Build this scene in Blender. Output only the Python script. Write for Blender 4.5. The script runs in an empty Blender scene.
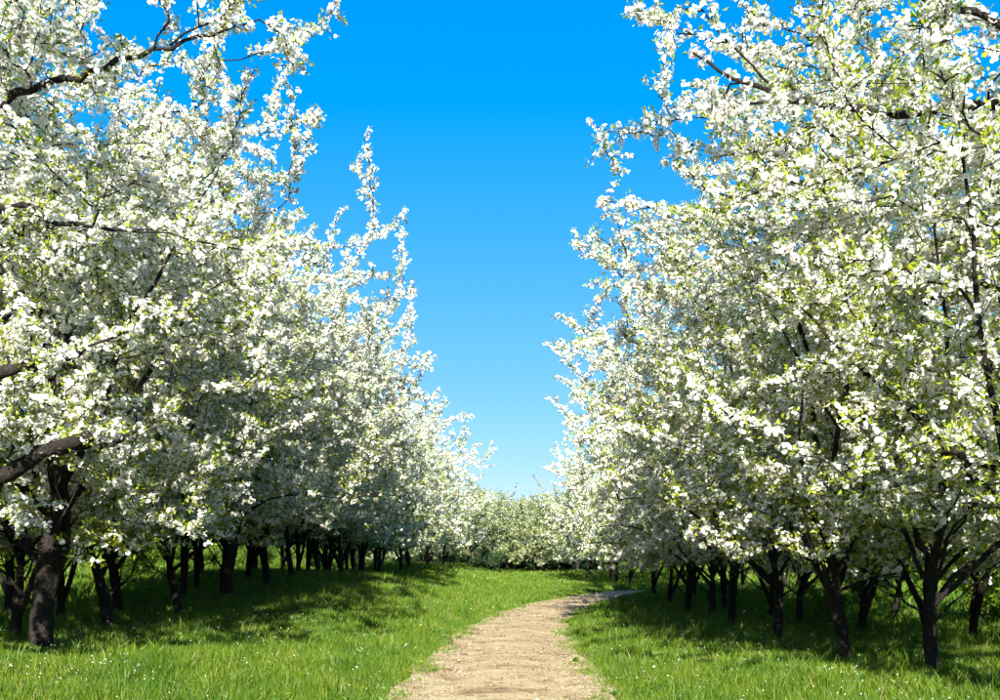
import bpy, math
import numpy as np
from mathutils import Vector

# ------------------------------------------------------------------ camera, sky, sun, exposure
scn = bpy.context.scene
COL = scn.collection
cam_d = bpy.data.cameras.new("camera")
cam = bpy.data.objects.new("camera", cam_d)
COL.objects.link(cam)
cam.location = (0.0, 0.0, 1.6)
cam.rotation_euler = (math.radians(90), 0, 0)
cam_d.sensor_width = 36.0
cam_d.lens = 32.4
cam_d.shift_x = -0.031
cam_d.shift_y = 0.202
cam_d.clip_end = 2000.0
scn.camera = cam

SUN_ELEV = math.radians(30)
SUN_AZ = math.radians(180)          # compass bearing of the sun, clockwise from +Y (camera looks along +Y)
world = bpy.data.worlds.new("World")
scn.world = world
world.use_nodes = True
wn = world.node_tree
for n in list(wn.nodes):
    wn.nodes.remove(n)
sky = wn.nodes.new("ShaderNodeTexSky")
sky.sky_type = 'NISHITA'
sky.sun_disc = False
sky.sun_elevation = SUN_ELEV
sky.sun_rotation = SUN_AZ
sky.air_density = 1.0
sky.dust_density = 0.35
sky.ozone_density = 3.2
EXPOSURE = 2.0
SKY_STRENGTH = 0.10
bg = wn.nodes.new("ShaderNodeBackground")
bg.inputs["Strength"].default_value = SKY_STRENGTH
wo = wn.nodes.new("ShaderNodeOutputWorld")
sep = wn.nodes.new("ShaderNodeSeparateColor")
comb = wn.nodes.new("ShaderNodeCombineColor")
wn.links.new(sky.outputs[0], sep.inputs[0])
# deep, polarised-looking blue: each channel of the physical sky gets its own contrast and gain
for i, (power, gain, offset) in enumerate([(1.0, 0.122, -0.150), (0.63, 0.243, 0.0), (0.25, 0.745, 0.0)]):
    k = 1.0 / (SKY_STRENGTH * 2 ** EXPOSURE)
    pw = wn.nodes.new("ShaderNodeMath"); pw.operation = 'POWER'; pw.inputs[1].default_value = power
    ma = wn.nodes.new("ShaderNodeMath"); ma.operation = 'MULTIPLY_ADD'; ma.inputs[1].default_value = gain * k; ma.inputs[2].default_value = offset * k
    mx = wn.nodes.new("ShaderNodeMath"); mx.operation = 'MAXIMUM'; mx.inputs[1].default_value = 0.0
    wn.links.new(sep.outputs[i], pw.inputs[0]); wn.links.new(pw.outputs[0], ma.inputs[0]); wn.links.new(ma.outputs[0], mx.inputs[0])
    wn.links.new(mx.outputs[0], comb.inputs[i])
wn.links.new(comb.outputs[0], bg.inputs[0])
wn.links.new(bg.outputs[0], wo.inputs[0])

sun_d = bpy.data.lights.new("sun", 'SUN')
sun_d.energy = 5.0
sun_d.angle = math.radians(0.53)
sun_d.color = (1.0, 0.955, 0.875)
sun = bpy.data.objects.new("sun", sun_d)
COL.objects.link(sun)
sd = Vector((math.sin(SUN_AZ) * math.cos(SUN_ELEV), math.cos(SUN_AZ) * math.cos(SUN_ELEV), math.sin(SUN_ELEV)))
sun.rotation_euler = (-sd).to_track_quat('-Z', 'Y').to_euler()
sun.location = (-20, -30, 60)

scn.view_settings.view_transform = 'Standard'
scn.view_settings.look = 'None'
scn.view_settings.exposure = EXPOSURE
scn.view_settings.gamma = 1.0
scn.view_settings.use_curve_mapping = False
cy = scn.cycles
cy.max_bounces = 9
cy.diffuse_bounces = 8
cy.use_adaptive_sampling = True
cy.adaptive_threshold = 0.02
cy.glossy_bounces = 1
cy.transmission_bounces = 4
cy.transparent_max_bounces = 4
cy.caustics_reflective = False
cy.caustics_refractive = False
scn.render.film_transparent = False

# ------------------------------------------------------------------ helpers
def tag(o, label=None, cat=None, group=None, kind=None):
    if label: o["label"] = label
    if cat: o["category"] = cat
    if group: o["group"] = group
    if kind: o["kind"] = kind
    return o

def mesh_np(name, verts, faces, mat, smooth=False, attr=None):
    """faces: list of int arrays, each (n,3) or (n,4)"""
    me = bpy.data.meshes.new(name)
    verts = np.asarray(verts, dtype=np.float32)
    me.vertices.add(len(verts))
    me.vertices.foreach_set("co", verts.ravel())
    loops = np.concatenate([f.ravel() for f in faces]).astype(np.int32)
    sizes = np.concatenate([np.full(len(f), f.shape[1], dtype=np.int32) for f in faces])
    starts = np.zeros(len(sizes), dtype=np.int32)
    starts[1:] = np.cumsum(sizes)[:-1]
    me.loops.add(len(loops))
    me.loops.foreach_set("vertex_index", loops)
    me.polygons.add(len(sizes))
    me.polygons.foreach_set("loop_start", starts)
    me.polygons.foreach_set("loop_total", sizes)
    me.update(calc_edges=True)
    me.polygons.foreach_set("use_smooth", np.full(len(sizes), smooth, dtype=bool))
    if attr:
        for k, a in attr.items():
            at = me.attributes.new(k, 'FLOAT', 'POINT')
            at.data.foreach_set("value", np.asarray(a, dtype=np.float32))
    me.materials.append(mat)
    me.validate()
    return me

def obj(name, me, parent=None):
    o = bpy.data.objects.new(name, me)
    COL.objects.link(o)
    if parent is not None:
        o.parent = parent
    return o

def norm(v):
    return v / np.maximum(np.linalg.norm(v, axis=-1, keepdims=True), 1e-9)

def smooth01(t):
    t = np.clip(t, 0, 1)
    return t * t * (3 - 2 * t)

# ------------------------------------------------------------------ materials
def new_mat(name):
    m = bpy.data.materials.new(name)
    m.use_nodes = True
    nt = m.node_tree
    for n in list(nt.nodes):
        nt.nodes.remove(n)
    return m, nt, nt.nodes.new("ShaderNodeOutputMaterial")

def ramp(nt, src, stops, interp='LINEAR'):
    r = nt.nodes.new("ShaderNodeValToRGB")
    r.color_ramp.interpolation = interp
    els = r.color_ramp.elements
    while len(els) > 1:
        els.remove(els[-1])
    els[0].position, els[0].color = stops[0][0], (*stops[0][1], 1)
    for p, c in stops[1:]:
        e = els.new(p)
        e.color = (*c, 1)
    nt.links.new(src, r.inputs[0])
    return r

def noise(nt, scale, detail=4, rough=0.55, coord="Object", vec_scale=None):
    tc = nt.nodes.new("ShaderNodeTexCoord")
    n = nt.nodes.new("ShaderNodeTexNoise")
    n.inputs["Scale"].default_value = scale
    n.inputs["Detail"].default_value = detail
    n.inputs["Roughness"].default_value = rough
    if vec_scale:
        mp = nt.nodes.new("ShaderNodeMapping")
        mp.inputs["Scale"].default_value = vec_scale
        nt.links.new(tc.outputs[coord], mp.inputs[0])
        nt.links.new(mp.outputs[0], n.inputs["Vector"])
    else:
        nt.links.new(tc.outputs[coord], n.inputs["Vector"])
    return n

def mixcol(nt, fac, a, b, mode='MIX'):
    m = nt.nodes.new("ShaderNodeMix")
    m.data_type = 'RGBA'
    m.blend_type = mode
    for sock, v in ((m.inputs[0], fac), (m.inputs[6], a), (m.inputs[7], b)):
        if isinstance(v, (float, int)):
            sock.default_value = v
        elif isinstance(v, tuple):
            sock.default_value = (*v, 1)
        else:
            nt.links.new(v, sock)
    return m.outputs[2]

def leaf_shader(nt, out, col, trans, tcol=None, gloss=0.0):
    d = nt.nodes.new("ShaderNodeBsdfDiffuse")
    t = nt.nodes.new("ShaderNodeBsdfTranslucent")
    nt.links.new(col, d.inputs[0])
    nt.links.new(tcol or col, t.inputs[0])
    mx = nt.nodes.new("ShaderNodeMixShader")
    mx.inputs[0].default_value = trans
    nt.links.new(d.outputs[0], mx.inputs[1])
    nt.links.new(t.outputs[0], mx.inputs[2])
    last = mx
    if gloss:
        g = nt.nodes.new("ShaderNodeBsdfGlossy")
        g.inputs["Roughness"].default_value = 0.45
        g.inputs[0].default_value = (1, 1, 1, 1)
        m2 = nt.nodes.new("ShaderNodeMixShader")
        m2.inputs[0].default_value = gloss
        nt.links.new(mx.outputs[0], m2.inputs[1])
        nt.links.new(g.outputs[0], m2.inputs[2])
        last = m2
    nt.links.new(last.outputs[0], out.inputs[0])

def island_random(nt):
    g = nt.nodes.new("ShaderNodeNewGeometry")
    return g.outputs["Random Per Island"]

def mat_petal(name, a, b, heart):
    m, nt, out = new_mat(name)
    r = ramp(nt, island_random(nt), [(0, a), (0.6, b), (1, a)])
    at = nt.nodes.new("ShaderNodeAttribute")
    at.attribute_name = "heart"
    pw = nt.nodes.new("ShaderNodeMath"); pw.operation = 'POWER'
    pw.inputs[1].default_value = 1.9
    nt.links.new(at.outputs["Fac"], pw.inputs[0])
    c = mixcol(nt, pw.outputs[0], r.outputs[0], heart)
    leaf_shader(nt, out, c, 0.36)
    return m

def mat_leaf(name, stops, trans=0.42, gloss=0.02):
    m, nt, out = new_mat(name)
    r = ramp(nt, island_random(nt), stops)
    leaf_shader(nt, out, r.outputs[0], trans, gloss=gloss)
    return m

M_PETAL = mat_petal("petal_white", (0.87, 0.86, 0.81), (0.89, 0.875, 0.84), (0.36, 0.34, 0.07))
M_PETAL_FAR = mat_petal("petal_far_hazed", (0.58, 0.62, 0.45), (0.66, 0.68, 0.54), (0.42, 0.46, 0.10))  # greenish far bloom, dulled and greyed to put distance haze into the colour
M_LEAF = mat_leaf("young_leaf", [(0, (0.17, 0.25, 0.010)), (0.5, (0.27, 0.34, 0.015)), (1, (0.40, 0.41, 0.04))], trans=0.5)
M_LEAF_FAR = mat_leaf("leaf_far_hazed", [(0, (0.13, 0.18, 0.04)), (1, (0.24, 0.28, 0.08))])  # far foliage, its green greyed to stand for haze
M_SHRUB = mat_leaf("shrub_leaf", [(0, (0.06, 0.14, 0.008)), (0.5, (0.12, 0.23, 0.012)), (1, (0.21, 0.29, 0.02))], trans=0.5)
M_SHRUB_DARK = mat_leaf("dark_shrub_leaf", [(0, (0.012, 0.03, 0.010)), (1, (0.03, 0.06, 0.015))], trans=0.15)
def mat_grass():
    m, nt, out = new_mat("grass_blade")
    r = ramp(nt, island_random(nt), [(0, (0.044, 0.107, 0.005)), (0.35, (0.070, 0.145, 0.007)), (0.75, (0.105, 0.176, 0.010)), (0.95, (0.16, 0.195, 0.022)), (1, (0.30, 0.27, 0.10))])
    n = noise(nt, 1.1, 4, 0.6)
    tint = ramp(nt, n.outputs[0], [(0.32, (0.62, 0.80, 0.8)), (0.5, (1, 1, 1)), (0.68, (1.35, 1.15, 1.3))])
    c = mixcol(nt, 1.0, r.outputs[0], tint.outputs[0], 'MULTIPLY')
    leaf_shader(nt, out, c, 0.42, gloss=0.012)
    return m
M_GRASS = mat_grass()
M_DAISY = mat_petal("daisy_petal", (0.85, 0.85, 0.82), (0.88, 0.87, 0.86), (0.7, 0.5, 0.05))
M_LITTER = mat_leaf("dry_litter", [(0, (0.10, 0.06, 0.03)), (0.5, (0.20, 0.13, 0.06)), (1, (0.32, 0.23, 0.12))], trans=0.1, gloss=0.0)

def mat_bark():
    m, nt, out = new_mat("bark")
    n1 = noise(nt, 9, 6, 0.65, vec_scale=(1, 1, 0.35))
    n2 = noise(nt, 45, 4, 0.6, vec_scale=(1, 1, 0.5))
    c1 = ramp(nt, n1.outputs[0], [(0.3, (0.012, 0.009, 0.007)), (0.55, (0.032, 0.025, 0.020)), (0.72, (0.085, 0.074, 0.062))])
    c2 = mixcol(nt, n2.outputs[0], (0.010, 0.008, 0.006), c1.outputs[0])
    p = nt.nodes.new("ShaderNodeBsdfPrincipled")
    p.inputs["Roughness"].default_value = 0.9
    p.inputs["Specular IOR Level"].default_value = 0.2
    nt.links.new(c2, p.inputs["Base Color"])
    b = nt.nodes.new("ShaderNodeBump")
    b.inputs["Strength"].default_value = 1.0
    b.inputs["Distance"].default_value = 0.05
    ad = nt.nodes.new("ShaderNodeMath"); ad.operation = 'ADD'
    nt.links.new(n1.outputs[0], ad.inputs[0]); nt.links.new(n2.outputs[0], ad.inputs[1])
    nt.links.new(ad.outputs[0], b.inputs["Height"])
    nt.links.new(b.outputs[0], p.inputs["Normal"])
    nt.links.new(p.outputs[0], out.inputs[0])
    return m
M_BARK = mat_bark()

def mat_ground():
    m, nt, out = new_mat("turf_soil")
    n1 = noise(nt, 0.9, 5, 0.6)
    n2 = noise(nt, 14, 5, 0.7)
    g = ramp(nt, n1.outputs[0], [(0.3, (0.035, 0.075, 0.004)), (0.55, (0.055, 0.10, 0.005)), (0.8, (0.085, 0.11, 0.012))])
    c = mixcol(nt, n2.outputs[0], (0.045, 0.055, 0.018), g.outputs[0])
    at = nt.nodes.new("ShaderNodeAttribute"); at.attribute_name = "bare"
    soil = ramp(nt, n2.outputs[0], [(0.35, (0.10, 0.07, 0.038)), (0.6, (0.24, 0.185, 0.105))])
    mm = nt.nodes.new("ShaderNodeMath"); mm.operation = 'MULTIPLY_ADD'; mm.use_clamp = True
    nt.links.new(n2.outputs[0], mm.inputs[0]); mm.inputs[1].default_value = .9; mm.inputs[2].default_value = -.45
    ad = nt.nodes.new("ShaderNodeMath"); ad.operation = 'ADD'; ad.use_clamp = True
    nt.links.new(at.outputs["Fac"], ad.inputs[0]); nt.links.new(mm.outputs[0], ad.inputs[1])
    ml = nt.nodes.new("ShaderNodeMath"); ml.operation = 'MULTIPLY'; ml.use_clamp = True
    nt.links.new(at.outputs["Fac"], ml.inputs[0]); nt.links.new(ad.outputs[0], ml.inputs[1])
    c = mixcol(nt, ml.outputs[0], c, soil.outputs[0])
    p = nt.nodes.new("ShaderNodeBsdfPrincipled")
    p.inputs["Roughness"].default_value = 1.0
    p.inputs["Specular IOR Level"].default_value = 0.0
    nt.links.new(c, p.inputs["Base Color"])
    b = nt.nodes.new("ShaderNodeBump")
    b.inputs["Strength"].default_value = 1.0
    b.inputs["Distance"].default_value = 0.06
    nt.links.new(n2.outputs[0], b.inputs["Height"])
    nt.links.new(b.outputs[0], p.inputs["Normal"])
    nt.links.new(p.outputs[0], out.inputs[0])
    return m

def mat_path():
    m, nt, out = new_mat("sandy_path")
    n1 = noise(nt, 1.6, 6, 0.65, vec_scale=(0.8, 1.2, 1))
    n2 = noise(nt, 26, 5, 0.75)
    n3 = noise(nt, 3.2, 6, 0.7)
    base = ramp(nt, n1.outputs[0], [(0.33, (0.14, 0.096, 0.05)), (0.45, (0.27, 0.21, 0.118)), (0.62, (0.33, 0.268, 0.158))])
    grain = ramp(nt, n2.outputs[0], [(0.36, (0.30, 0.24, 0.18)), (0.52, (1, 1, 1)), (0.7, (1.25, 1.22, 1.15))])
    c = mixcol(nt, 0.8, base.outputs[0], grain.outputs[0], 'MULTIPLY')
    spots = ramp(nt, n3.outputs[0], [(0.36, (0.45, 0.37, 0.28)), (0.47, (1, 1, 1))])
    c = mixcol(nt, 0.8, c, spots.outputs[0], 'MULTIPLY')
    p = nt.nodes.new("ShaderNodeBsdfPrincipled")
    p.inputs["Roughness"].default_value = 0.95
    p.inputs["Specular IOR Level"].default_value = 0.15
    nt.links.new(c, p.inputs["Base Color"])
    b = nt.nodes.new("ShaderNodeBump")
    b.inputs["Strength"].default_value = 0.6
    b.inputs["Distance"].default_value = 0.012
    ad = nt.nodes.new("ShaderNodeMath"); ad.operation = 'ADD'
    nt.links.new(n2.outputs[0], ad.inputs[0]); nt.links.new(n3.outputs[0], ad.inputs[1])
    nt.links.new(ad.outputs[0], b.inputs["Height"])
    nt.links.new(b.outputs[0], p.inputs["Normal"])
    nt.links.new(p.outputs[0], out.inputs[0])
    return m

# ------------------------------------------------------------------ terrain
_rs = np.random.default_rng(11)
_waves = [(_rs.uniform(-1, 1, 2) * k, _rs.uniform(0, 6.28), a) for k, a in
          [(0.35, .05)] * 4 + [(0.9, .022)] * 5 + [(2.2, .012)] * 6]
def lumps(x, y):
    z = np.zeros_like(x)
    for k, p, a in _waves:
        z += a * np.sin(k[0] * x + k[1] * y + p)
    return z

PATH = np.array([  # x, y, half width
    (-0.25, -12, 1.25), (-0.30, 0, 1.22), (-0.34, 6, 1.2), (-0.34, 10, 1.16), (-0.34, 12.7, 1.07), (-0.35, 15, 1.0),
    (-0.27, 18.5, .96), (0.05, 22, .88), (0.72, 26, .84), (1.7, 29.4, .84), (2.7, 32.6, .8), (4.1, 35.4, .8),
    (7.0, 37.2, .8), (12, 39.2, .8), (20, 41, .8), (34, 42, .8)])
def resample(P, n):
    # Catmull-Rom
    out = []
    for i in range(len(P) - 1):
        p0, p1, p2, p3 = P[max(i - 1, 0)], P[i], P[i + 1], P[min(i + 2, len(P) - 1)]
        for t in np.linspace(0, 1, n, endpoint=False):
            out.append(0.5 * (2 * p1 + (p2 - p0) * t + (2 * p0 - 5 * p1 + 4 * p2 - p3) * t * t + (-p0 + 3 * p1 - 3 * p2 + p3) * t ** 3))
    out.append(P[-1])
    return np.array(out)
PD = resample(PATH, 14)

def path_gap(x, y):
    """distance outside the path edge (negative on the path)"""
    x = np.asarray(x, float); y = np.asarray(y, float)
    sh = x.shape
    x = x.ravel(); y = y.ravel()
    out = np.empty(len(x))
    for i in range(0, len(x), 40000):
        d = np.hypot(x[i:i + 40000, None] - PD[None, :, 0], y[i:i + 40000, None] - PD[None, :, 1]) - PD[None, :, 2]
        out[i:i + 40000] = d.min(1)
    return out.reshape(sh)

def ground(x, y):
    x = np.asarray(x, float); y = np.asarray(y, float)
    g = path_gap(x, y)
    off = smooth01(g / 0.9)
    z = off * (0.09 + lumps(x, y) * 0.9)
    z += (0.40 + 0.30 * smooth01((y - 12) / 14)) * smooth01((-1.0 - x) / 4.2) * (1 - smooth01((y - 60) / 25)) * off
    z += 1.9 * smooth01((x - 7.5) / 12.0) * smooth01(g / 3.0) * (1 - smooth01((y - 75) / 40))
    z += 0.9 * smooth01((-11 - x) / 10.0)
    return z
def gz(x, y):
    return float(ground(np.array([x]), np.array([y]))[0])

def axis(segs):
    a = []
    for lo, hi, st in segs:
        a += list(np.arange(lo, hi, st))
    a.append(segs[-1][1])
    return np.array(a)
GX = axis([(-400, -60, 34), (-60, -14, 2), (-14, 9, 0.33), (9, 60, 2), (60, 400, 34)])
GY = axis([(-40, -6, 3), (-6, 46, 0.33), (46, 100, 1.5), (100, 700, 40)])
XX, YY = np.meshgrid(GX, GY)
ZZ = ground(XX, YY) - 0.06 * (1 - smooth01((path_gap(XX, YY) + 0.35) / 0.3))
nv = len(GX)
idx = np.arange(len(GX) * len(GY)).reshape(len(GY), nv)
quads = np.stack([idx[:-1, :-1], idx[:-1, 1:], idx[1:, 1:], idx[1:, :-1]], -1).reshape(-1, 4)
gr = obj("ground", mesh_np("ground", np.stack([XX, YY, ZZ], -1).reshape(-1, 3), [quads], mat_ground(), True, {"bare": 1 - smooth01(path_gap(XX, YY).ravel() / .55)}))
tag(gr, "gently banked green turf on both sides of the sandy path", "ground", kind="structure")

# path ribbon, wandering edge, slightly crowned
rp = np.random.default_rng(5)
PR = resample(PATH, 40)
tan = norm(np.gradient(PR[:, :2], axis=0))
nrm = np.stack([-tan[:, 1], tan[:, 0]], -1)
cols = np.linspace(-1, 1, 25)
s_len = np.concatenate([[0], np.cumsum(np.linalg.norm(np.diff(PR[:, :2], axis=0), axis=1))])
def edge_wander(ph):
    return .08 * np.sin(s_len * 1.3 + ph) + .04 * np.sin(s_len * 3.1 + 2.1 * ph)
ea, eb = edge_wander(.6), edge_wander(2.9)
pv = []
for c in cols:
    w = PR[:, 2] + np.where(c > 0, ea, eb) * abs(c) + 0.12
    p = PR[:, :2] + nrm * (w * c)[:, None]
    z = 0.012 + 0.008 * np.sin(s_len * 2.3 + c * 5) * np.sin(c * 6 + s_len * .7) + 0.03 * (1 - c * c) - 0.03 * np.exp(-((abs(c) - .5) / .16) ** 2)
    z = z + np.maximum(0, (abs(c) - .86)) * 0.25
    pv.append(np.stack([p[:, 0], p[:, 1], z], -1))
pv = np.stack(pv, 1)
pi = np.arange(pv.shape[0] * pv.shape[1]).reshape(pv.shape[:2])
pq = np.stack([pi[:-1, :-1], pi[1:, :-1], pi[1:, 1:], pi[:-1, 1:]], -1).reshape(-1, 4)[:, ::-1]
pth = obj("path", mesh_np("path", pv.reshape(-1, 3), [pq], mat_path(), True))
tag(pth, "trodden sandy footpath curving away between the blossoming trees", "path", kind="structure")

# ------------------------------------------------------------------ tree building
UP = np.array([0, 0, 1.0])
def tube(acc, pts, rad, sides, knob=0.0, rng=None):
    pts = np.asarray(pts, float); rad = np.asarray(rad, float)
    n = len(pts)
    t = norm(np.gradient(pts, axis=0))
    ref = np.array([1.0, 0, 0]) if abs(t[0][0]) < 0.8 else np.array([0, 1.0, 0])
    u = norm(np.cross(t, ref)); v = np.cross(t, u)
    a = np.linspace(0, 2 * np.pi, sides, endpoint=False)
    ring = u[:, None, :] * np.cos(a)[None, :, None] + v[:, None, :] * np.sin(a)[None, :, None]
    r = rad[:, None] * np.ones((1, sides))
    if knob and rng is not None:
        r = r * (1 + knob * rng.uniform(-1, 1, r.shape))
    V = pts[:, None, :] + ring * r[:, :, None]
    b = acc["n"]
    I = b + np.arange(n * sides).reshape(n, sides)
    J = np.roll(I, -1, axis=1)
    q = np.stack([I[:-1], J[:-1], J[1:], I[1:]], -1).reshape(-1, 4)
    acc["v"].append(V.reshape(-1, 3)); acc["q"].append(q)
    # tip cap
    tip = b + n * sides
    acc["v"].append((pts[-1] + t[-1] * rad[-1])[None])
    acc["t"].append(np.stack([I[-1], J[-1], np.full(sides, tip)], -1))
    acc["n"] = tip + 1

def acc_new():
    return {"v": [], "q": [], "t": [], "n": 0}
def acc_mesh(name, acc, mat, smooth=True):
    return mesh_np(name, np.concatenate(acc["v"]), [np.concatenate(acc["q"]), np.concatenate(acc["t"])], mat, smooth)

def grow(rng, p, d, length, n, wander, trop):
    pts = [np.array(p, float)]
    d = np.array(d, float); d /= np.linalg.norm(d)
    st = length / n
    for i in range(n):
        d = d + rng.normal(0, wander, 3) + UP * trop
        d /= np.linalg.norm(d)
        pts.append(pts[-1] + d * st)
    return np.array(pts)

def along(pts, t):
    f = t * (len(pts) - 1)
    i = min(int(f), len(pts) - 2)
    return pts[i] + (pts[i + 1] - pts[i]) * (f - i), norm(pts[i + 1] - pts[i])

def basis(N, rng):
    R = norm(rng.normal(size=N.shape))
    u = norm(np.cross(N, R)); v = np.cross(N, u)
    return u, v

def flower_mesh(name, P, N, S, rng, mat, petals=5):
    n = len(P)
    u, v = basis(N, rng)
    V = [P[:, None, :]]
    H = [np.ones((n, 1))]
    step = 2 * np.pi / petals
    for k in range(petals):
        for da in (-0.43, 0.43):
            a = step * (k + da) + rng.normal(0, .06, n)
            up = S * rng.uniform(0.05, 0.55, n)
            V.append((P + u * (S * np.cos(a))[:, None] + v * (S * np.sin(a))[:, None] + N * up[:, None])[:, None, :])
            H.append(np.zeros((n, 1)))
    k = 1 + 2 * petals
    V = np.concatenate(V, 1).reshape(-1, 3)
    H = np.concatenate(H, 1).ravel()
    b = (np.arange(n) * k)[:, None]
    T = np.concatenate([np.stack([b[:, 0], b[:, 0] + 1 + 2 * i, b[:, 0] + 2 + 2 * i], -1) for i in range(petals)])
    return mesh_np(name, V, [T], mat, False, {"heart": H})

def leaf_mesh(name, P, D, L, W, rng, mat):
    n = len(P)
    u, v = basis(D, rng)
    tip = P + D * L[:, None] - v * (L * rng.uniform(-.1, .25, n))[:, None]
    mid = P + D * (L * 0.5)[:, None] + v * (W * .35)[:, None]
    a = mid + u * W[:, None] * .5
    c = mid - u * W[:, None] * .5
    V = np.stack([P, a, tip, c], 1).reshape(-1, 3)
    b = np.arange(n) * 4
    T = np.concatenate([np.stack([b, b + 1, b + 2], -1), np.stack([b, b + 2, b + 3], -1)])
    return mesh_np(name, V, [T], mat, False)

def make_tree(seed, H=7.4, R=2.7, limbs=7, near=True, leafy=0.35, fork=1.1, low=1.5, r0=0.10, extra=(), petal=None, fill=1.0, wands=26, reach=1.35, pref=None, twin=False, leaf=None, skirt=34, wtop=1.0):
    """returns dict of meshes: trunk, crown (fine branchwork), blossom, foliage"""
    rng = np.random.default_rng(seed)
    wood, fine = acc_new(), acc_new()
    stems = []                     # (pts, kind) that carry flowers: 1 limb, 2 branch, 3 twig
    zc = low + (H - low) * 0.5
    hz = (H - low) * 0.5
    def inside(p, k=1.0):
        a, b = math.hypot(p[0], p[1]) / R, (p[2] - zc) / hz
        return a ** 2.6 + abs(b) ** (2.8 if b > 0 else 3.6) < k
    n = 12
    top = H * 0.66
    tr = grow(rng, (0, 0, -0.2), (rng.normal(0, .08), rng.normal(0, .08), 1), top + .2, n, .085, .05)
    tz = tr[:, 2]
    rad = np.where(tz < fork, r0 * (1 + .30 * np.exp(-np.maximum(tz, 0) / .16)), r0 * 0.66 * np.maximum(0.16, 1 - (tz - fork) / (top - fork) * .84))
    tt = np.linspace(0, 1, 44)
    trf = np.array([along(tr, t)[0] for t in tt])
    for ax in (0, 1):
        trf[:, ax] = np.convolve(np.pad(trf[:, ax], 2, mode='edge'), np.ones(5) / 5, mode='valid')
    tube(wood, trf, np.interp(trf[:, 2], tz, rad) * (1 + rng.normal(0, .045, 44)), 11, 0.11, rng)
    nodes, ndir, nrad = [], [], []     # attachable points of the skeleton
    def add_nodes(pts, rr, t0=.2):
        d = norm(np.gradient(pts, axis=0))
        for i in range(len(pts)):
            if i >= t0 * len(pts):
                nodes.append(pts[i]); ndir.append(d[i]); nrad.append(rr[i])
    add_nodes(tr, rad, .45)
    az0 = rng.uniform(0, 6.28)
    for i in range(limbs):
        az = az0 + i * 2.399 + rng.normal(0, .25)
        if i < limbs * .6:
            t = np.interp(fork * rng.uniform(.7, 1.4), tz, np.linspace(0, 1, n + 1)); inc = math.radians(rng.uniform(30, 58))
        else:
            t = rng.uniform(.38, .75); inc = math.radians(rng.uniform(22, 48))
        if i == 0 and twin:
            t = np.interp(rng.uniform(.15, .45), tz, np.linspace(0, 1, n + 1)); inc = math.radians(rng.uniform(14, 24))
        p, d = along(tr, t)
        dr = np.array([math.cos(az) * math.sin(inc), math.sin(az) * math.sin(inc), math.cos(inc)])
        ln = min((H - p[2]) / max(math.cos(inc * .75), .2), R * 1.1 / math.sin(inc)) * rng.uniform(.8, .95)
        pts = grow(rng, p, dr, ln, 14, .12, .03)
        ok = [k for k in range(15) if inside(pts[k], .8) or pts[k][2] < low + .4]
        pts = pts[: max(6, ok[-1] + 1 if ok else 6)]
        r = np.interp(p[2], tz, rad) * (.72 if i == 0 and twin else rng.uniform(.48, .68))
        rr = r * np.linspace(1, .14, len(pts)) ** .9
        tube(wood, pts, rr, 7, 0.1, rng)
        add_nodes(pts, rr)
        stems.append((pts, 1))
    for pts, ra, rb in extra:
        pts = resample(np.array(pts, float), 5)
        rr = np.linspace(ra, rb, len(pts)) * (1 + rng.normal(0, .05, len(pts)))
        tube(wood, pts + rng.normal(0, .014, pts.shape), rr, 9, .09, rng)
        add_nodes(pts, rr, .3)
        stems.append((pts, 1))
    # bare dead branches low on the bole
    for i in range(5):
        p, d = along(tr, np.interp(rng.uniform(.4, fork + .7), tz, np.linspace(0, 1, n + 1)))
        az = rng.uniform(0, 6.28)
        pts = grow(rng, p, (math.cos(az), math.sin(az), rng.uniform(.3, 1.1)), rng.uniform(.5, 1.7), 8, .2, .03)
        tube(wood, pts, np.linspace(.026, .005, 9) * rng.uniform(.6, 1.1), 5)
        for j in range(4):
            q, dd = along(pts, rng.uniform(.3, .95))
            tube(fine, grow(rng, q, dd + rng.normal(0, .6, 3), rng.uniform(.2, .6), 4, .2, .02), np.linspace(.009, .003, 5), 3)
    # branches: reach for points spread through the crown, nearest first
    vol = 0.72 * math.pi * R * R * (H - low)
    na = int(vol * (1.75 if near else 1.35) * fill)
    A = []
    while len(A) < na:
        p = np.array([rng.uniform(-R, R), rng.uniform(-R, R), rng.uniform(low, H)])
        if rng.uniform() < .65:        # tiered growth: sprays sit in loose layers that rise outwards
            rise = .16 * math.hypot(p[0], p[1])
            p[2] = round((p[2] - rise) / .72) * .72 + rise + rng.normal(0, .09) + .15 * math.sin(2 * math.atan2(p[1], p[0]))
        if inside(p) and (not A or np.min(np.linalg.norm(np.array(A) - p, axis=1)) > .36):
            if not inside(p, .25) or rng.uniform() < .5:
                A.append(p)
            else:
                na -= 1
    for i in range(skirt):             # low skirt of sprays round the bole
        az = rng.uniform(0, 6.28); r_ = R * rng.uniform(.3, .95)
        A.append(np.array([math.cos(az) * r_, math.sin(az) * r_, low + rng.uniform(-.1, 1.3)]))
    wa = []
    for i in range(wands):             # long wands that leave the crown
        az = rng.uniform(0, 6.28) if pref is None or rng.uniform() < .35 else pref + rng.normal(0, .75)
        z = low + (H - low) * rng.uniform(.18, wtop)
        f = rng.uniform(1.08, reach)
        top_f = max(0., (z - zc) / hz)
        rr_ = R * f * (1 - .12 * top_f ** 2)
        wa.append(np.array([math.cos(az) * rr_, math.sin(az) * rr_, z + rng.uniform(.0, .5)]))
    A.sort(key=lambda p: p[0] ** 2 + p[1] ** 2 + (p[2] - fork - .6) ** 2 * .6)
    L2, is_wand = [], []
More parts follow.
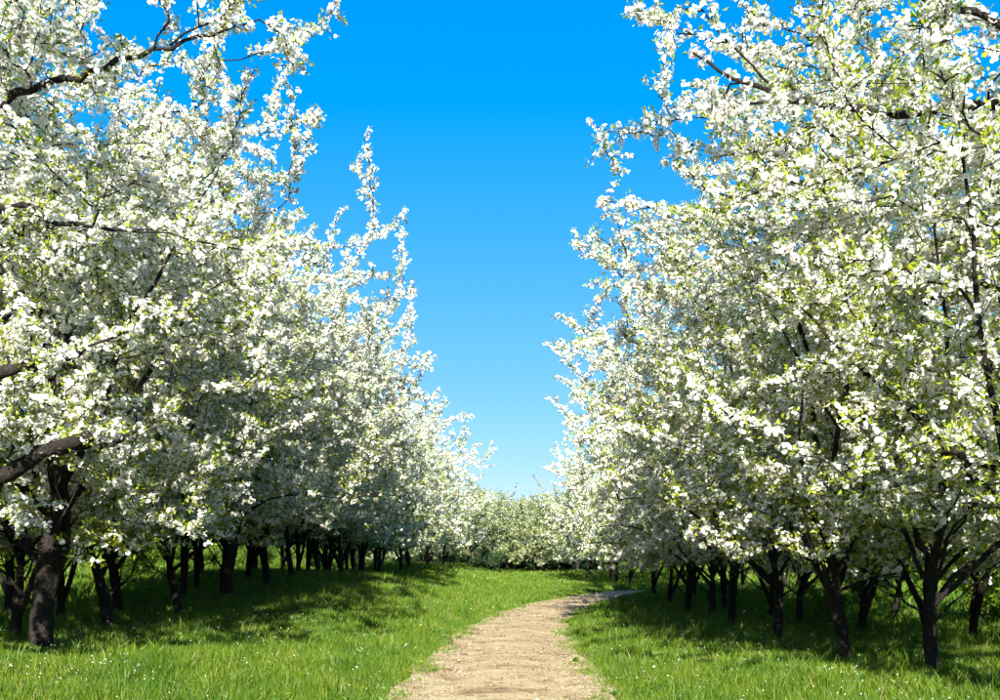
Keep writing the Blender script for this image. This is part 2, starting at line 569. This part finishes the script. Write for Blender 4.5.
    for kk, a in enumerate(A + wa):
        wand = kk >= len(A)
        Nn = np.array(nodes)
        dv = a - Nn
        dist = np.linalg.norm(dv, axis=1)
        cost = dist + .9 * np.maximum(0, -dv[:, 2]) + .8 * np.maximum(0, np.hypot(Nn[:, 0], Nn[:, 1]) - math.hypot(a[0], a[1]))
        cost = cost + np.where(dist < (1.1 if wand else .35), 3, 0)
        j = int(np.argmin(cost))
        p = Nn[j]; d0 = np.array(ndir[j])
        L = dist[j]
        if L > 3.2:
            continue
        c1 = p + (d0 * .6 + norm(dv[j]) * .6) * L * .38
        c2 = a - norm(norm(dv[j]) + UP * (.12 if a[2] > low + .6 else -.15) + rng.normal(0, .2, 3)) * L * .3
        t = np.linspace(0, 1, 9)[:, None]
        b = (1 - t) ** 3 * p + 3 * (1 - t) ** 2 * t * c1 + 3 * (1 - t) * t * t * c2 + t ** 3 * a
        b[1:-1] += rng.normal(0, .028, (7, 3))
        r = max(.008, min(.62 * nrad[j], .011 * L + .006))
        rr = np.linspace(r, .0038, 9)
        tube(wood if r > .013 else fine, b, rr, 5 if near else 4)
        for i in (3, 5, 7, 8):
            nodes.append(b[i]); ndir.append(norm(b[i] - b[i - 1])); nrad.append(rr[i] * 1.15)
        L2.append(b); is_wand.append(wand); stems.append((b, 4 if wand else 2))
    # twigs
    ts = 0.135 if near else 0.20
    for ib, b in enumerate(L2):
        wand = is_wand[ib]
        length = np.linalg.norm(np.diff(b, axis=0), axis=1).sum()
        m = max(3, int(length / ts))
        ph = rng.uniform(0, 6.28)
        for j in range(m):
            t = min(.15 + .85 * (j + rng.uniform(0, .9)) / m, .99)
            p, d = along(b, t)
            u = norm(np.cross(d, UP) + 1e-6); v = np.cross(u, d)
            ph += 2.4
            dr = (u * math.cos(ph) + v * math.sin(ph)) * .9 + d * rng.uniform(.4, 1.0)
            dr[2] = dr[2] * .45 + .16
            w = grow(rng, p, dr, rng.uniform(.16, .60) * (1.15 - .5 * t) * (.6 if wand else 1), 4, .16, .02)
            if w[-1][2] < low - .3:
                continue
            tube(fine, w, np.linspace(.0075, .003, 5), 3)
            stems.append((w, 3))
    # flowering spurs
    cs = 0.066 if near else 0.115
    C, CD = [], []
    for pts, kind in stems:
        length = np.linalg.norm(np.diff(pts, axis=0), axis=1).sum()
        m = int(length / (cs * (1.5 if kind == 1 else 1)))
        if m < 1:
            continue
        t = (np.arange(m) + rng.uniform(0, 1, m)) / m
        t = t[t > {1: .4, 2: .1, 3: 0, 4: .2}[kind]]
        if len(t) == 0:
            continue
        f = t * (len(pts) - 1)
        i = np.minimum(f.astype(int), len(pts) - 2)
        C.append(pts[i] + (pts[i + 1] - pts[i]) * (f - i)[:, None]); CD.append(norm(pts[i + 1] - pts[i]))
    C = np.concatenate(C); CD = np.concatenate(CD)
    keep = C[:, 2] > low - .35 + rng.uniform(0, .5, len(C))
    C, CD = C[keep], CD[keep]
    # patchy bloom: some stretches of the crown are in leaf rather than flower
    ph = rng.uniform(0, 6.28, 6)
    patch = np.sin(C[:, 0] * 1.9 + ph[0]) * np.sin(C[:, 1] * 1.7 + ph[1]) * np.sin(C[:, 2] * 2.1 + ph[2]) + .5 * np.sin(C[:, 0] * 4.7 + ph[3]) * np.sin(C[:, 1] * 4.1 + ph[4]) * np.sin(C[:, 2] * 5.0 + ph[5])
    hfrac = np.clip((C[:, 2] - low) / (H - low), 0, 1)
    pl = np.clip(leafy * (1.45 - .75 * hfrac) + .28 * patch, 0.05, .95)
    nf = rng.integers(6, 12, len(C)) if near else rng.integers(4, 8, len(C))
    if leaf:
        nf = (nf + 1) // 2
    nf = np.where(rng.uniform(size=len(C)) < pl * .7, np.minimum(nf, rng.integers(0, 3, len(C))), nf)
    side = norm(np.cross(CD, norm(rng.normal(size=CD.shape))) + UP * .35)
    spread = .052 if near else .085
    ctr = C + side * (rng.uniform(.2, 1.0, len(C)) * spread)[:, None]
    I = np.repeat(np.arange(len(C)), nf)
    o = norm(rng.normal(size=(len(I), 3)))
    P = ctr[I] + o * (rng.uniform(.35, 1.0, len(I)) * spread)[:, None]
    N = norm(o + side[I] * .7 + UP * .4 + rng.normal(0, .25, o.shape))
    S = rng.uniform(.017, .027, len(I)) if near else rng.uniform(.030, .046, len(I))
    blossom = flower_mesh("blossom", P, N, S, rng, petal or M_PETAL)
    nl = rng.poisson(.5 + pl * (7.6 if near else 7.4))
    J = np.repeat(np.arange(len(C)), nl)
    d = norm(rng.normal(size=(len(J), 3)) + CD[J] * .6 + side[J] * .7 + UP * .3)
    P2 = C[J] + side[J] * .015 + d * rng.uniform(0, .08, len(J))[:, None]
    L = rng.uniform(.035, .065, len(J)) * (1 if near else 1.6)
    foliage = leaf_mesh("foliage", P2, d, L, L * rng.uniform(.42, .6, len(J)), rng, leaf or M_LEAF)
    print("TREE", seed, "spurs", len(C), "flowers", len(I), "leaves", len(J), "branches", len(L2))
    return {"trunk": acc_mesh("trunk", wood, M_BARK), "crown": acc_mesh("crown", fine, M_BARK), "blossom": blossom, "foliage": foliage}

def place_tree(kit, x, y, rz, sc, label, group=None, name="blossom_tree"):
    e = bpy.data.objects.new(name, None)
    COL.objects.link(e)
    e.empty_display_size = .3
    e.location = (x, y, gz(x, y))
    e.rotation_euler = (0, 0, rz)
    e.scale = (sc, sc, sc)
    tag(e, label, "tree", group)
    obj("trunk", kit["trunk"], e)
    c = obj("crown", kit["crown"], e)
    tag(obj("blossom", kit["blossom"], c), kind="stuff")
    tag(obj("foliage", kit["foliage"], c), kind="stuff")
    return e

# -- kits
def px(u, v, d, ox, oy, oz):         # a point of the place measured at a known distance, in the tree's own frame
    return ((u - 531) * d / 900 - ox, d - oy, 1.6 + (552 - v) * d / 900 - oz)

FL = (-6.5, 8.4); flz = gz(*FL)
q = lambda u, v, d: px(u, v, d, FL[0], FL[1], flz)
extra_l = [
    ([(0.05, 0, 1.2), q(-70, 545, 8.3), q(-20, 500, 8.2), q(0, 478, 8.1), q(48, 450, 8.1), q(88, 438, 8.1)], .10, .055),
    ([q(48, 452, 8.1), q(80, 446, 8.2), q(110, 443, 8.3), q(150, 425, 8.6)], .05, .012),
    ([(0, 0, 2.6), q(-70, 190, 8.2), q(0, 105, 8.0), q(50, 84, 8.0), q(120, 62, 7.9), q(200, 36, 7.9), q(252, 22, 7.9)], .055, .006),
    ([(0, 0, 2.2), q(-80, 300, 8.0), q(0, 208, 7.6), q(60, 222, 7.5), q(135, 232, 7.5)], .05, .012),
    ([q(-70, 420, 8.2), q(0, 372, 7.8), q(45, 365, 7.8), q(75, 355, 8)], .06, .02),
]
FR = (4.7, 7.5); frz = gz(*FR)
q2 = lambda u, v, d: px(u, v, d, FR[0], FR[1], frz)
extra_r = [
    ([(0, 0, 2.4), q2(1060, 200, 7.4), q2(1000, 108, 7.3), q2(940, 112, 7.3), q2(865, 111, 7.3), q2(805, 100, 7.3), q2(745, 82, 7.3), q2(692, 52, 7.3)], .06, .008),
    ([(0, 0, 1.9), q2(1040, 330, 7.3), q2(1000, 292, 7.2), q2(955, 288, 7.2), q2(925, 303, 7.2)], .055, .015),
    ([(0, 0, 3.0), q2(1060, 90, 7.4), q2(1000, 25, 7.3), q2(930, 2, 7.3), q2(860, -15, 7.3)], .05, .012),
    ([(0, 0, 1.3), q2(1080, 560, 7.6), q2(1010, 480, 7.7), q2(960, 455, 7.8), q2(930, 430, 7.9)], .06, .015),
]
KIT_FL = make_tree(21, H=8.3, R=3.0, limbs=8, extra=extra_l, r0=.13, low=1.7, leafy=.30, fork=1.3, pref=0.0, reach=1.5, wands=46)
KIT_FR = make_tree(22, H=7.4, R=2.7, limbs=8, extra=extra_r, r0=.13, low=1.8, leafy=.36, fork=1.0, pref=math.pi, reach=1.3, wands=36, wtop=.8)
KIT_A = make_tree(31, H=8.2, R=2.7, limbs=7, r0=.12, leafy=.33, fork=1.2, low=1.4, reach=1.5, wands=40, twin=True)
KIT_B = make_tree(32, H=7.3, R=2.4, limbs=7, r0=.068, leafy=.42, fork=.95, low=1.8, fill=1.15, wands=34, reach=1.4)
KIT_C = make_tree(33, H=7.6, R=2.6, limbs=7, r0=.075, leafy=.37, fork=.8, low=1.4, twin=True, fill=1.1, wands=34, reach=1.4)
KIT_D = make_tree(41, H=7.6, R=2.6, limbs=6, near=False, r0=.068, leafy=.42, fork=.9, low=1.2, twin=True)
KIT_E = make_tree(42, H=7.3, R=2.5, limbs=7, near=False, r0=.068, leafy=.46, fork=1.1, low=1.3, twin=True)
KIT_F = make_tree(43, H=5.4, R=2.7, limbs=7, near=False, r0=.10, leafy=.9, fork=.9, low=.5, petal=M_PETAL_FAR, leaf=M_LEAF_FAR, fill=1.5)

rt = np.random.default_rng(77)
def rnd(a, b):
    return float(rt.uniform(a, b))

# ------------------------------------------------------------------ trees
G_L = "white blossom trees on the raised bank"
G_R = "white blossom trees inside the bend of the path"
place_tree(KIT_FL, *FL, 0, 1.0, "large white blossom tree with a thick sawn-off limb reaching over the grass bank", G_L)
place_tree(KIT_FR, *FR, 0, 1.0, "tall white blossom tree with one long slender branch arching towards the path", G_R)
place_tree(KIT_A, -6.15, 11.3, 0.4, 1.02, "white blossom tree with the stoutest trunk, standing at the edge of the grass bank", G_L)
place_tree(KIT_B, 4.45, 9.9, 2.2, 1.0, "white blossom tree whose trunk forks at waist height, standing in sunlit grass", G_R)
place_tree(KIT_C, 3.85, 11.0, 4.0, .96, "white blossom tree with twin stems beside the trunk that forks at waist height", G_R)
ORD = ["first", "second", "third", "fourth", "fifth", "sixth", "seventh", "eighth", "ninth", "tenth", "eleventh", "twelfth", "thirteenth"]
LEFT1 = [(13.9, -6.6), (16.3, -6.3), (18.9, -6.5), (21.4, -6.35), (23.9, -6.2), (26.6, -6.4), (29.6, -6.3), (33, -6.1), (37, -6.2), (41.5, -6.0), (46, -6.1), (51, -5.8), (56.5, -5.6)]
for i, (y, x) in enumerate(LEFT1):
    kit = [KIT_C, KIT_B, KIT_A, KIT_C, KIT_B][i % 5] if y < 27 else [KIT_D, KIT_E][i % 2]
    place_tree(kit, x + rnd(-.15, .15), y, rnd(0, 6.28), rnd(1.0, 1.1), ORD[i] + " blossom tree past the stoutest trunk in the bank's front row", "front row on the raised bank")
for k, (x0, ys) in enumerate([(-7.5, np.arange(12.6, 46, 2.1)), (-9.2, np.arange(11.4, 60, 4.6))]):
    for i, y in enumerate(ys):
        kit = [KIT_D, KIT_E, KIT_C][i % 3] if y < 30 else [KIT_D, KIT_E][i % 2]
        place_tree(kit, x0 + rnd(-.4, .4), y + rnd(-.4, .4), rnd(0, 6.28), rnd(.9, 1.02), ["slender white blossom tree close behind the bank's front row", "white blossom tree in the bank's rear row before the shrubs"][k], ["second row on the raised bank", "rear row on the raised bank"][k])
RIGHT1 = [(13.3, 3.6), (16.2, 3.62), (18.9, 3.75), (22.6, 3.95), (26.6, 4.05), (30.6, 4.2), (39.5, 4.3), (42.5, 4.0), (46, 4.1), (50, 3.6), (55, 3.4)]
for i, (y, x) in enumerate(RIGHT1):
    kit = [KIT_B, KIT_C, KIT_B, KIT_C][i % 4] if y < 25 else [KIT_D, KIT_E][i % 2]
    far = y > 36
    place_tree(kit, x, y, rnd(0, 6.28), rnd(.92, 1.0), ORD[i - 6] + " blossom tree in the row beyond where the path crosses" if far else ORD[i] + " blossom tree past the waist-high forked trunk, lining the path's inner bend", "row beyond the bend" if far else "front row at the path's bend")
for k, (x0, ys) in enumerate([(5.3, np.arange(12.0, 32, 2.9)), (7.2, np.arange(10.4, 60, 4.3))]):
    for i, y in enumerate(ys):
        x = x0 + rnd(-.4, .4); yy = y + rnd(-.4, .4)
        if path_gap(np.array([x]), np.array([yy]))[0] < .6:
            continue
        kit = [KIT_E, KIT_D, KIT_B][i % 3] if y < 30 else [KIT_D, KIT_E][i % 2]
        place_tree(kit, x, yy, rnd(0, 6.28), rnd(.86, .98), ["slender white blossom tree just behind the row at the path's bend", "white blossom tree at the foot of the open grass slope"][k], ["second row at the path's bend", "trees at the foot of the slope"][k])
for i, (x, y, s) in enumerate([(-4.6, 66, .95), (-1.9, 70, .9), (.9, 67, .92), (3.3, 64, .98), (-3.2, 76, 1.0), (0, 79, 1.02), (3.4, 75, 1.05), (6.2, 70, 1.1), (-7.5, 68, 1.08), (-10.5, 72, 1.05)]):
    place_tree(KIT_F, x, y, rnd(0, 6.28), s * 1.2, "pale green half-bloomed tree closing the far end of the meadow", "pale trees at the far end")
for i in range(16):
    place_tree([KIT_E, KIT_F][i % 2], -42 + i * 5.6 + rnd(-1, 1), 92 + rnd(-5, 5), rnd(0, 6.28), rnd(.85, 1.05), "distant blossom tree in the belt behind the pale trees", "distant tree belt", name="distant_tree")

# ------------------------------------------------------------------ shrubs
def make_shrub(seed, H, R, nst, nleaf, mat, size):
    rng = np.random.default_rng(seed)
    acc = acc_new()
    ends = []
    for i in range(nst):
        az = rng.uniform(0, 6.28); inc = rng.uniform(.05, .9)
        pts = grow(rng, (rng.normal(0, .08), rng.normal(0, .08), -.1), (math.cos(az) * math.sin(inc), math.sin(az) * math.sin(inc), math.cos(inc)), H * rng.uniform(.65, 1.05), 8, .15, .02)
        tube(acc, pts, np.linspace(.022, .006, 9), 5)
        for j in range(9):
            p, d = along(pts, rng.uniform(.12, 1))
            b = grow(rng, p, d + rng.normal(0, .7, 3), rng.uniform(.3, .9) * R * .6, 5, .2, .02)
            tube(acc, b, np.linspace(.009, .003, 6), 3)
            ends.append(b)
    E = np.concatenate(ends)
    E = E[E[:, 2] > .1]
    P = E[rng.integers(0, len(E), nleaf)] + rng.normal(0, .10, (nleaf, 3))
    D = norm(rng.normal(size=(nleaf, 3)) + UP * .3)
    L = rng.uniform(.6, 1.3, nleaf) * size
    return {"stem": acc_mesh("stem", acc, M_BARK), "foliage": leaf_mesh("foliage", P, D, L, L * .55, rng, mat)}
SK = [make_shrub(60, 2.6, 1.5, 12, 7000, M_SHRUB, .11), make_shrub(61, 2.0, 1.4, 11, 6000, M_SHRUB, .10)]
SKD = make_shrub(62, 1.7, 1.1, 14, 7000, M_SHRUB_DARK, .12)
def place_shrub(kit, x, y, s, label, group=None, name="shrub"):
    e = bpy.data.objects.new(name, None); COL.objects.link(e)
    e.location = (x, y, gz(x, y)); e.rotation_euler = (0, 0, rnd(0, 6.28)); e.scale = (s, s, s)
    tag(e, label, "shrub", group)
    obj("stem", kit["stem"], e)
    tag(obj("foliage", kit["foliage"], e), kind="stuff")
for i in range(24):
    y = 11 + i * 2.3
    place_shrub(SK[i % 2], -16.0 + rnd(-1.3, 1.3), y, rnd(1.0, 1.45), "leafy green shrub in the thicket behind the bank's tree rows", "shrubs behind the bank trees")
for i in range(16):
    place_shrub(SK[i % 2], -12.6 + rnd(-1.2, 1.2), 11.5 + i * 2.6, rnd(.45, .7), "low green bush growing in grass behind the bank's rear trunks", "low bushes behind the bank trunks", "low_bush")
for x, y, s in [(8.2, 13.0, .6), (9.2, 17.5, .7), (6.0, 18.2, .45), (8.6, 23, .65), (11.5, 15.5, .75), (13, 24, .9), (12.2, 30, .9), (14.5, 36, 1.0)]:
    place_shrub(SK[int(rnd(0, 2))], x, y, s, "green bush scattered among trunks below the grass slope", "bushes below the grass slope", "low_bush")
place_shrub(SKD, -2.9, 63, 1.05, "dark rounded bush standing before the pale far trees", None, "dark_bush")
for i in range(22):  # dark hedge added so the strip under the far trees reads dark, not bright
    place_shrub(SKD, -22 + i * 2.1 + rnd(-.5, .5), 80 + rnd(-2, 3), rnd(.9, 1.3), "dark bush in the hedge added to darken the foot of the far trees", "added dark hedge at the far end", "dark_bush")
for x, y, s in [(.3, 69, .75), (1.9, 68, .7), (4.4, 67, .8), (-6.3, 66, .7)]:  # dark bushes added to fill in the dark gap beneath the far crowns
    place_shrub(SKD, x, y, s, "small dark bush added to darken the gap under the pale far trees", "added dark bushes at the far end", "dark_bush")

# ------------------------------------------------------------------ grass
rg = np.random.default_rng(9)
def scatter(n, x0, x1, y0, y1, edge_only=False):
    x = rg.uniform(x0, x1, n); y = rg.uniform(y0, y1, n)
    g = path_gap(x, y)
    wob = .10 * np.sin(x * 3.1 + y * 2.3) + .08 * np.sin(y * 5.9 - x * 2.2) - .05 + rg.normal(0, .10, n)
    k = (g > wob) & (rg.uniform(size=n) < .35 + .65 * smooth01((g - wob) / .4))
    if edge_only:
        k &= g < .45
    vis = (np.abs((x / np.maximum(y, .1)) * 900 + 31) < 560) & k
    return x[vis], y[vis], g[vis]
def clump(x, y):
    return .5 + .5 * np.sin(x * 2.3 + 1.7 * np.sin(y * 1.1)) * np.sin(y * 1.9 + 1.3 * np.sin(x * 1.4 + 2))
GV, GT, GQ, gn = [], [], [], 0
def blades(x, y, g, h0, h1, w, segs):
    global gn
    n = len(x)
    z = ground(x, y) + .035 * (g < .2)
    c = clump(x, y)
    edge = smooth01(g / .5) * .6 + .4
    h = rg.uniform(h0, h1, n) * (.6 + .75 * c) * edge
    az = rg.uniform(0, 6.28, n)
    a2 = rg.uniform(0, 6.28, n)
    bend = rg.uniform(.12, .75, n) * h
    B = np.stack([x, y, z - .015], -1)
    w = w * rg.uniform(.7, 1.4, n)
    s = np.stack([np.cos(az) * w, np.sin(az) * w, np.zeros(n)], -1)
    f = np.stack([np.cos(a2), np.sin(a2), np.zeros(n)], -1)
    tip = B + f * bend[:, None] + UP * h[:, None]
    if segs == 2:
        mid = B + f * (bend * .3)[:, None] + UP * (h * .58)[:, None]
        V = np.stack([B - s, B + s, mid + s * .8, mid - s * .8, tip], 1)
        b = gn + np.arange(n) * 5
        GQ.append(np.stack([b, b + 1, b + 2, b + 3], -1)); GT.append(np.stack([b + 3, b + 2, b + 4], -1))
        gn += 5 * n
    else:
        V = np.stack([B - s, B + s, tip], 1)
        b = gn + np.arange(n) * 3
        GT.append(np.stack([b, b + 1, b + 2], -1))
        gn += 3 * n
    GV.append(V.reshape(-1, 3))
blades(*scatter(90000, -8, 8, 6.6, 12), .05, .14, .0034, 2)
blades(*scatter(255000, -8, 8, 6.6, 15), .05, .14, .0040, 1)
blades(*scatter(100000, -2.6, 2.3, 8.5, 24, True), .06, .15, .0045, 1)
blades(*scatter(160000, -9, 9, 15, 24), .06, .15, .007, 1)
blades(*scatter(100000, -10, 10, 24, 40), .08, .19, .016, 1)
blades(*scatter(70000, -14, 14, 40, 72), .08, .2, .03, 1)
blades(*scatter(45000, 7, 22, 9, 40), .12, .30, .02, 1)
blades(*scatter(40000, -18, -7, 10, 40), .10, .24, .02, 1)
blades(*scatter(30000, 8, 45, 40, 90), .15, .35, .05, 1)
tx, ty, tg = scatter(2600, -7, 7, 8, 32)
kx = np.repeat(np.arange(len(tx)), 16)
fx = tx[kx] + rg.normal(0, .045, len(kx)); fy = ty[kx] + rg.normal(0, .045, len(kx))
blades(fx, fy, np.repeat(np.maximum(tg, .02), 16), .12, .27, .0045, 2)
go = obj("grass", mesh_np("grass", np.concatenate(GV), [np.concatenate(GQ), np.concatenate(GT)], M_GRASS, False))
tag(go, "lush bright green grass covering the banks beside the path", "grass", kind="stuff")

# small white flowers in the grass
xs, ys, gs = scatter(1100, -6, 6, 9, 34)
cl = (np.sin(xs * 1.7 + 2) * np.sin(ys * 1.1) > .35) & (gs > .15)
xs, ys = xs[cl], ys[cl]
P = np.stack([xs, ys, ground(xs, ys) + rg.uniform(.10, .22, len(xs))], -1)
N = norm(rg.normal(0, .35, P.shape) + UP)
do = obj("meadow_flowers", flower_mesh("meadow_flowers", P, N, rg.uniform(.008, .015, len(xs)), rg, M_DAISY))
tag(do, "tiny white wild flowers dotted through the grass", "flowers", kind="stuff")

# dry leaves, fallen petals and clods on the path
n = 1500
k = rg.integers(30, len(PR) - 200, n)
off = rg.normal(0, .62, n).clip(-1.02, 1.02)
pp = PR[k, :2] + nrm[k] * (off * PR[k, 2])[:, None] + rg.normal(0, .15, (n, 2))
P = np.stack([pp[:, 0], pp[:, 1], np.full(n, .045)], -1)
D = norm(np.stack([rg.normal(size=n), rg.normal(size=n), rg.uniform(-.1, .35, n)], -1))
L = rg.uniform(.015, .055, n)
lo = obj("leaf_litter", leaf_mesh("leaf_litter", P, D, L, L * .6, rg, M_LITTER))
tag(lo, "dry brown leaf litter scattered over the sandy path", "litter", kind="stuff")

# pebbles and clods bedded in the sand
n = 6500
k = rg.integers(60, len(PR) - 160, n)
off = np.where(rg.uniform(size=n) < .5, rg.uniform(-1, 1, n), np.sign(rg.normal(size=n)) * rg.uniform(.6, 1.08, n))
pp = PR[k, :2] + nrm[k] * (off * PR[k, 2])[:, None] + rg.normal(0, .12, (n, 2))
r = rg.uniform(.005, .016, n) * np.where(rg.uniform(size=n) < .06, 2.0, 1)
O = np.array([(1, 0, 0), (0, 1, 0), (-1, 0, 0), (0, -1, 0), (0, 0, 1), (0, 0, -.4)], float)
V = O[None] * r[:, None, None] * rg.uniform(.6, 1.3, (n, 6, 1)) * np.array([1, 1, .6])
a = rg.uniform(0, 6.28, n)
V = np.stack([V[..., 0] * np.cos(a)[:, None] - V[..., 1] * np.sin(a)[:, None], V[..., 0] * np.sin(a)[:, None] + V[..., 1] * np.cos(a)[:, None], V[..., 2]], -1)
V += np.stack([pp[:, 0], pp[:, 1], np.full(n, .036)], -1)[:, None, :]
F = np.array([(0, 1, 4), (1, 2, 4), (2, 3, 4), (3, 0, 4), (1, 0, 5), (2, 1, 5), (3, 2, 5), (0, 3, 5)])
M_PEBBLE = mat_leaf("pebble", [(0, (0.10, 0.075, 0.05)), (0.5, (0.22, 0.17, 0.11)), (1, (0.38, 0.32, 0.25))], trans=0.0, gloss=0.0)
po = obj("pebbles", mesh_np("pebbles", V.reshape(-1, 3), [(F[None] + (np.arange(n) * 6)[:, None, None]).reshape(-1, 3)], M_PEBBLE))
tag(po, "small pebbles and clods bedded in the sandy path", "pebbles", kind="stuff")

# broad-leaved weeds (dandelion-like rosettes) in the turf
xs, ys, gs = scatter(550, -7, 6, 8, 26)
kx = np.repeat(np.arange(len(xs)), 9)
az = rg.uniform(0, 6.28, len(kx))
D = norm(np.stack([np.cos(az), np.sin(az), rg.uniform(.35, 1.1, len(kx))], -1))
bx, by = xs[kx] + rg.normal(0, .015, len(kx)), ys[kx] + rg.normal(0, .015, len(kx))
P = np.stack([bx, by, ground(bx, by) + .02], -1)
L = rg.uniform(.06, .13, len(kx))
M_WEED = mat_leaf("weed_leaf", [(0, (0.04, 0.11, 0.01)), (0.6, (0.08, 0.16, 0.015)), (1, (0.15, 0.20, 0.03))], trans=0.35, gloss=0.03)
we = obj("weeds", leaf_mesh("weeds", P, D, L, L * .28, rg, M_WEED))
tag(we, "broad-leaved low weeds scattered through the grass", "weeds", kind="stuff")

# fallen petals
n = 3000
x = np.concatenate([rg.normal(-5.2, 2.0, n), rg.normal(3.6, 1.5, n)]); y = rg.uniform(8, 30, 2 * n)
g = path_gap(x, y)
z = np.where(g < 0, .05, ground(x, y) + rg.uniform(.03, .12, 2 * n))
D = norm(np.stack([rg.normal(size=2 * n), rg.normal(size=2 * n), rg.uniform(-.3, .3, 2 * n)], -1))
L = rg.uniform(.010, .018, 2 * n)
M_FALLEN = mat_leaf("fallen_petal", [(0, (0.75, 0.72, 0.66)), (1, (0.86, 0.84, 0.8))], trans=0.3, gloss=0.0)
fp = obj("fallen_petals", leaf_mesh("fallen_petals", np.stack([x, y, z], -1), D, L, L * .9, rg, M_FALLEN))
tag(fp, "loose white petals fallen in the grass under the trees", "petals", kind="stuff")
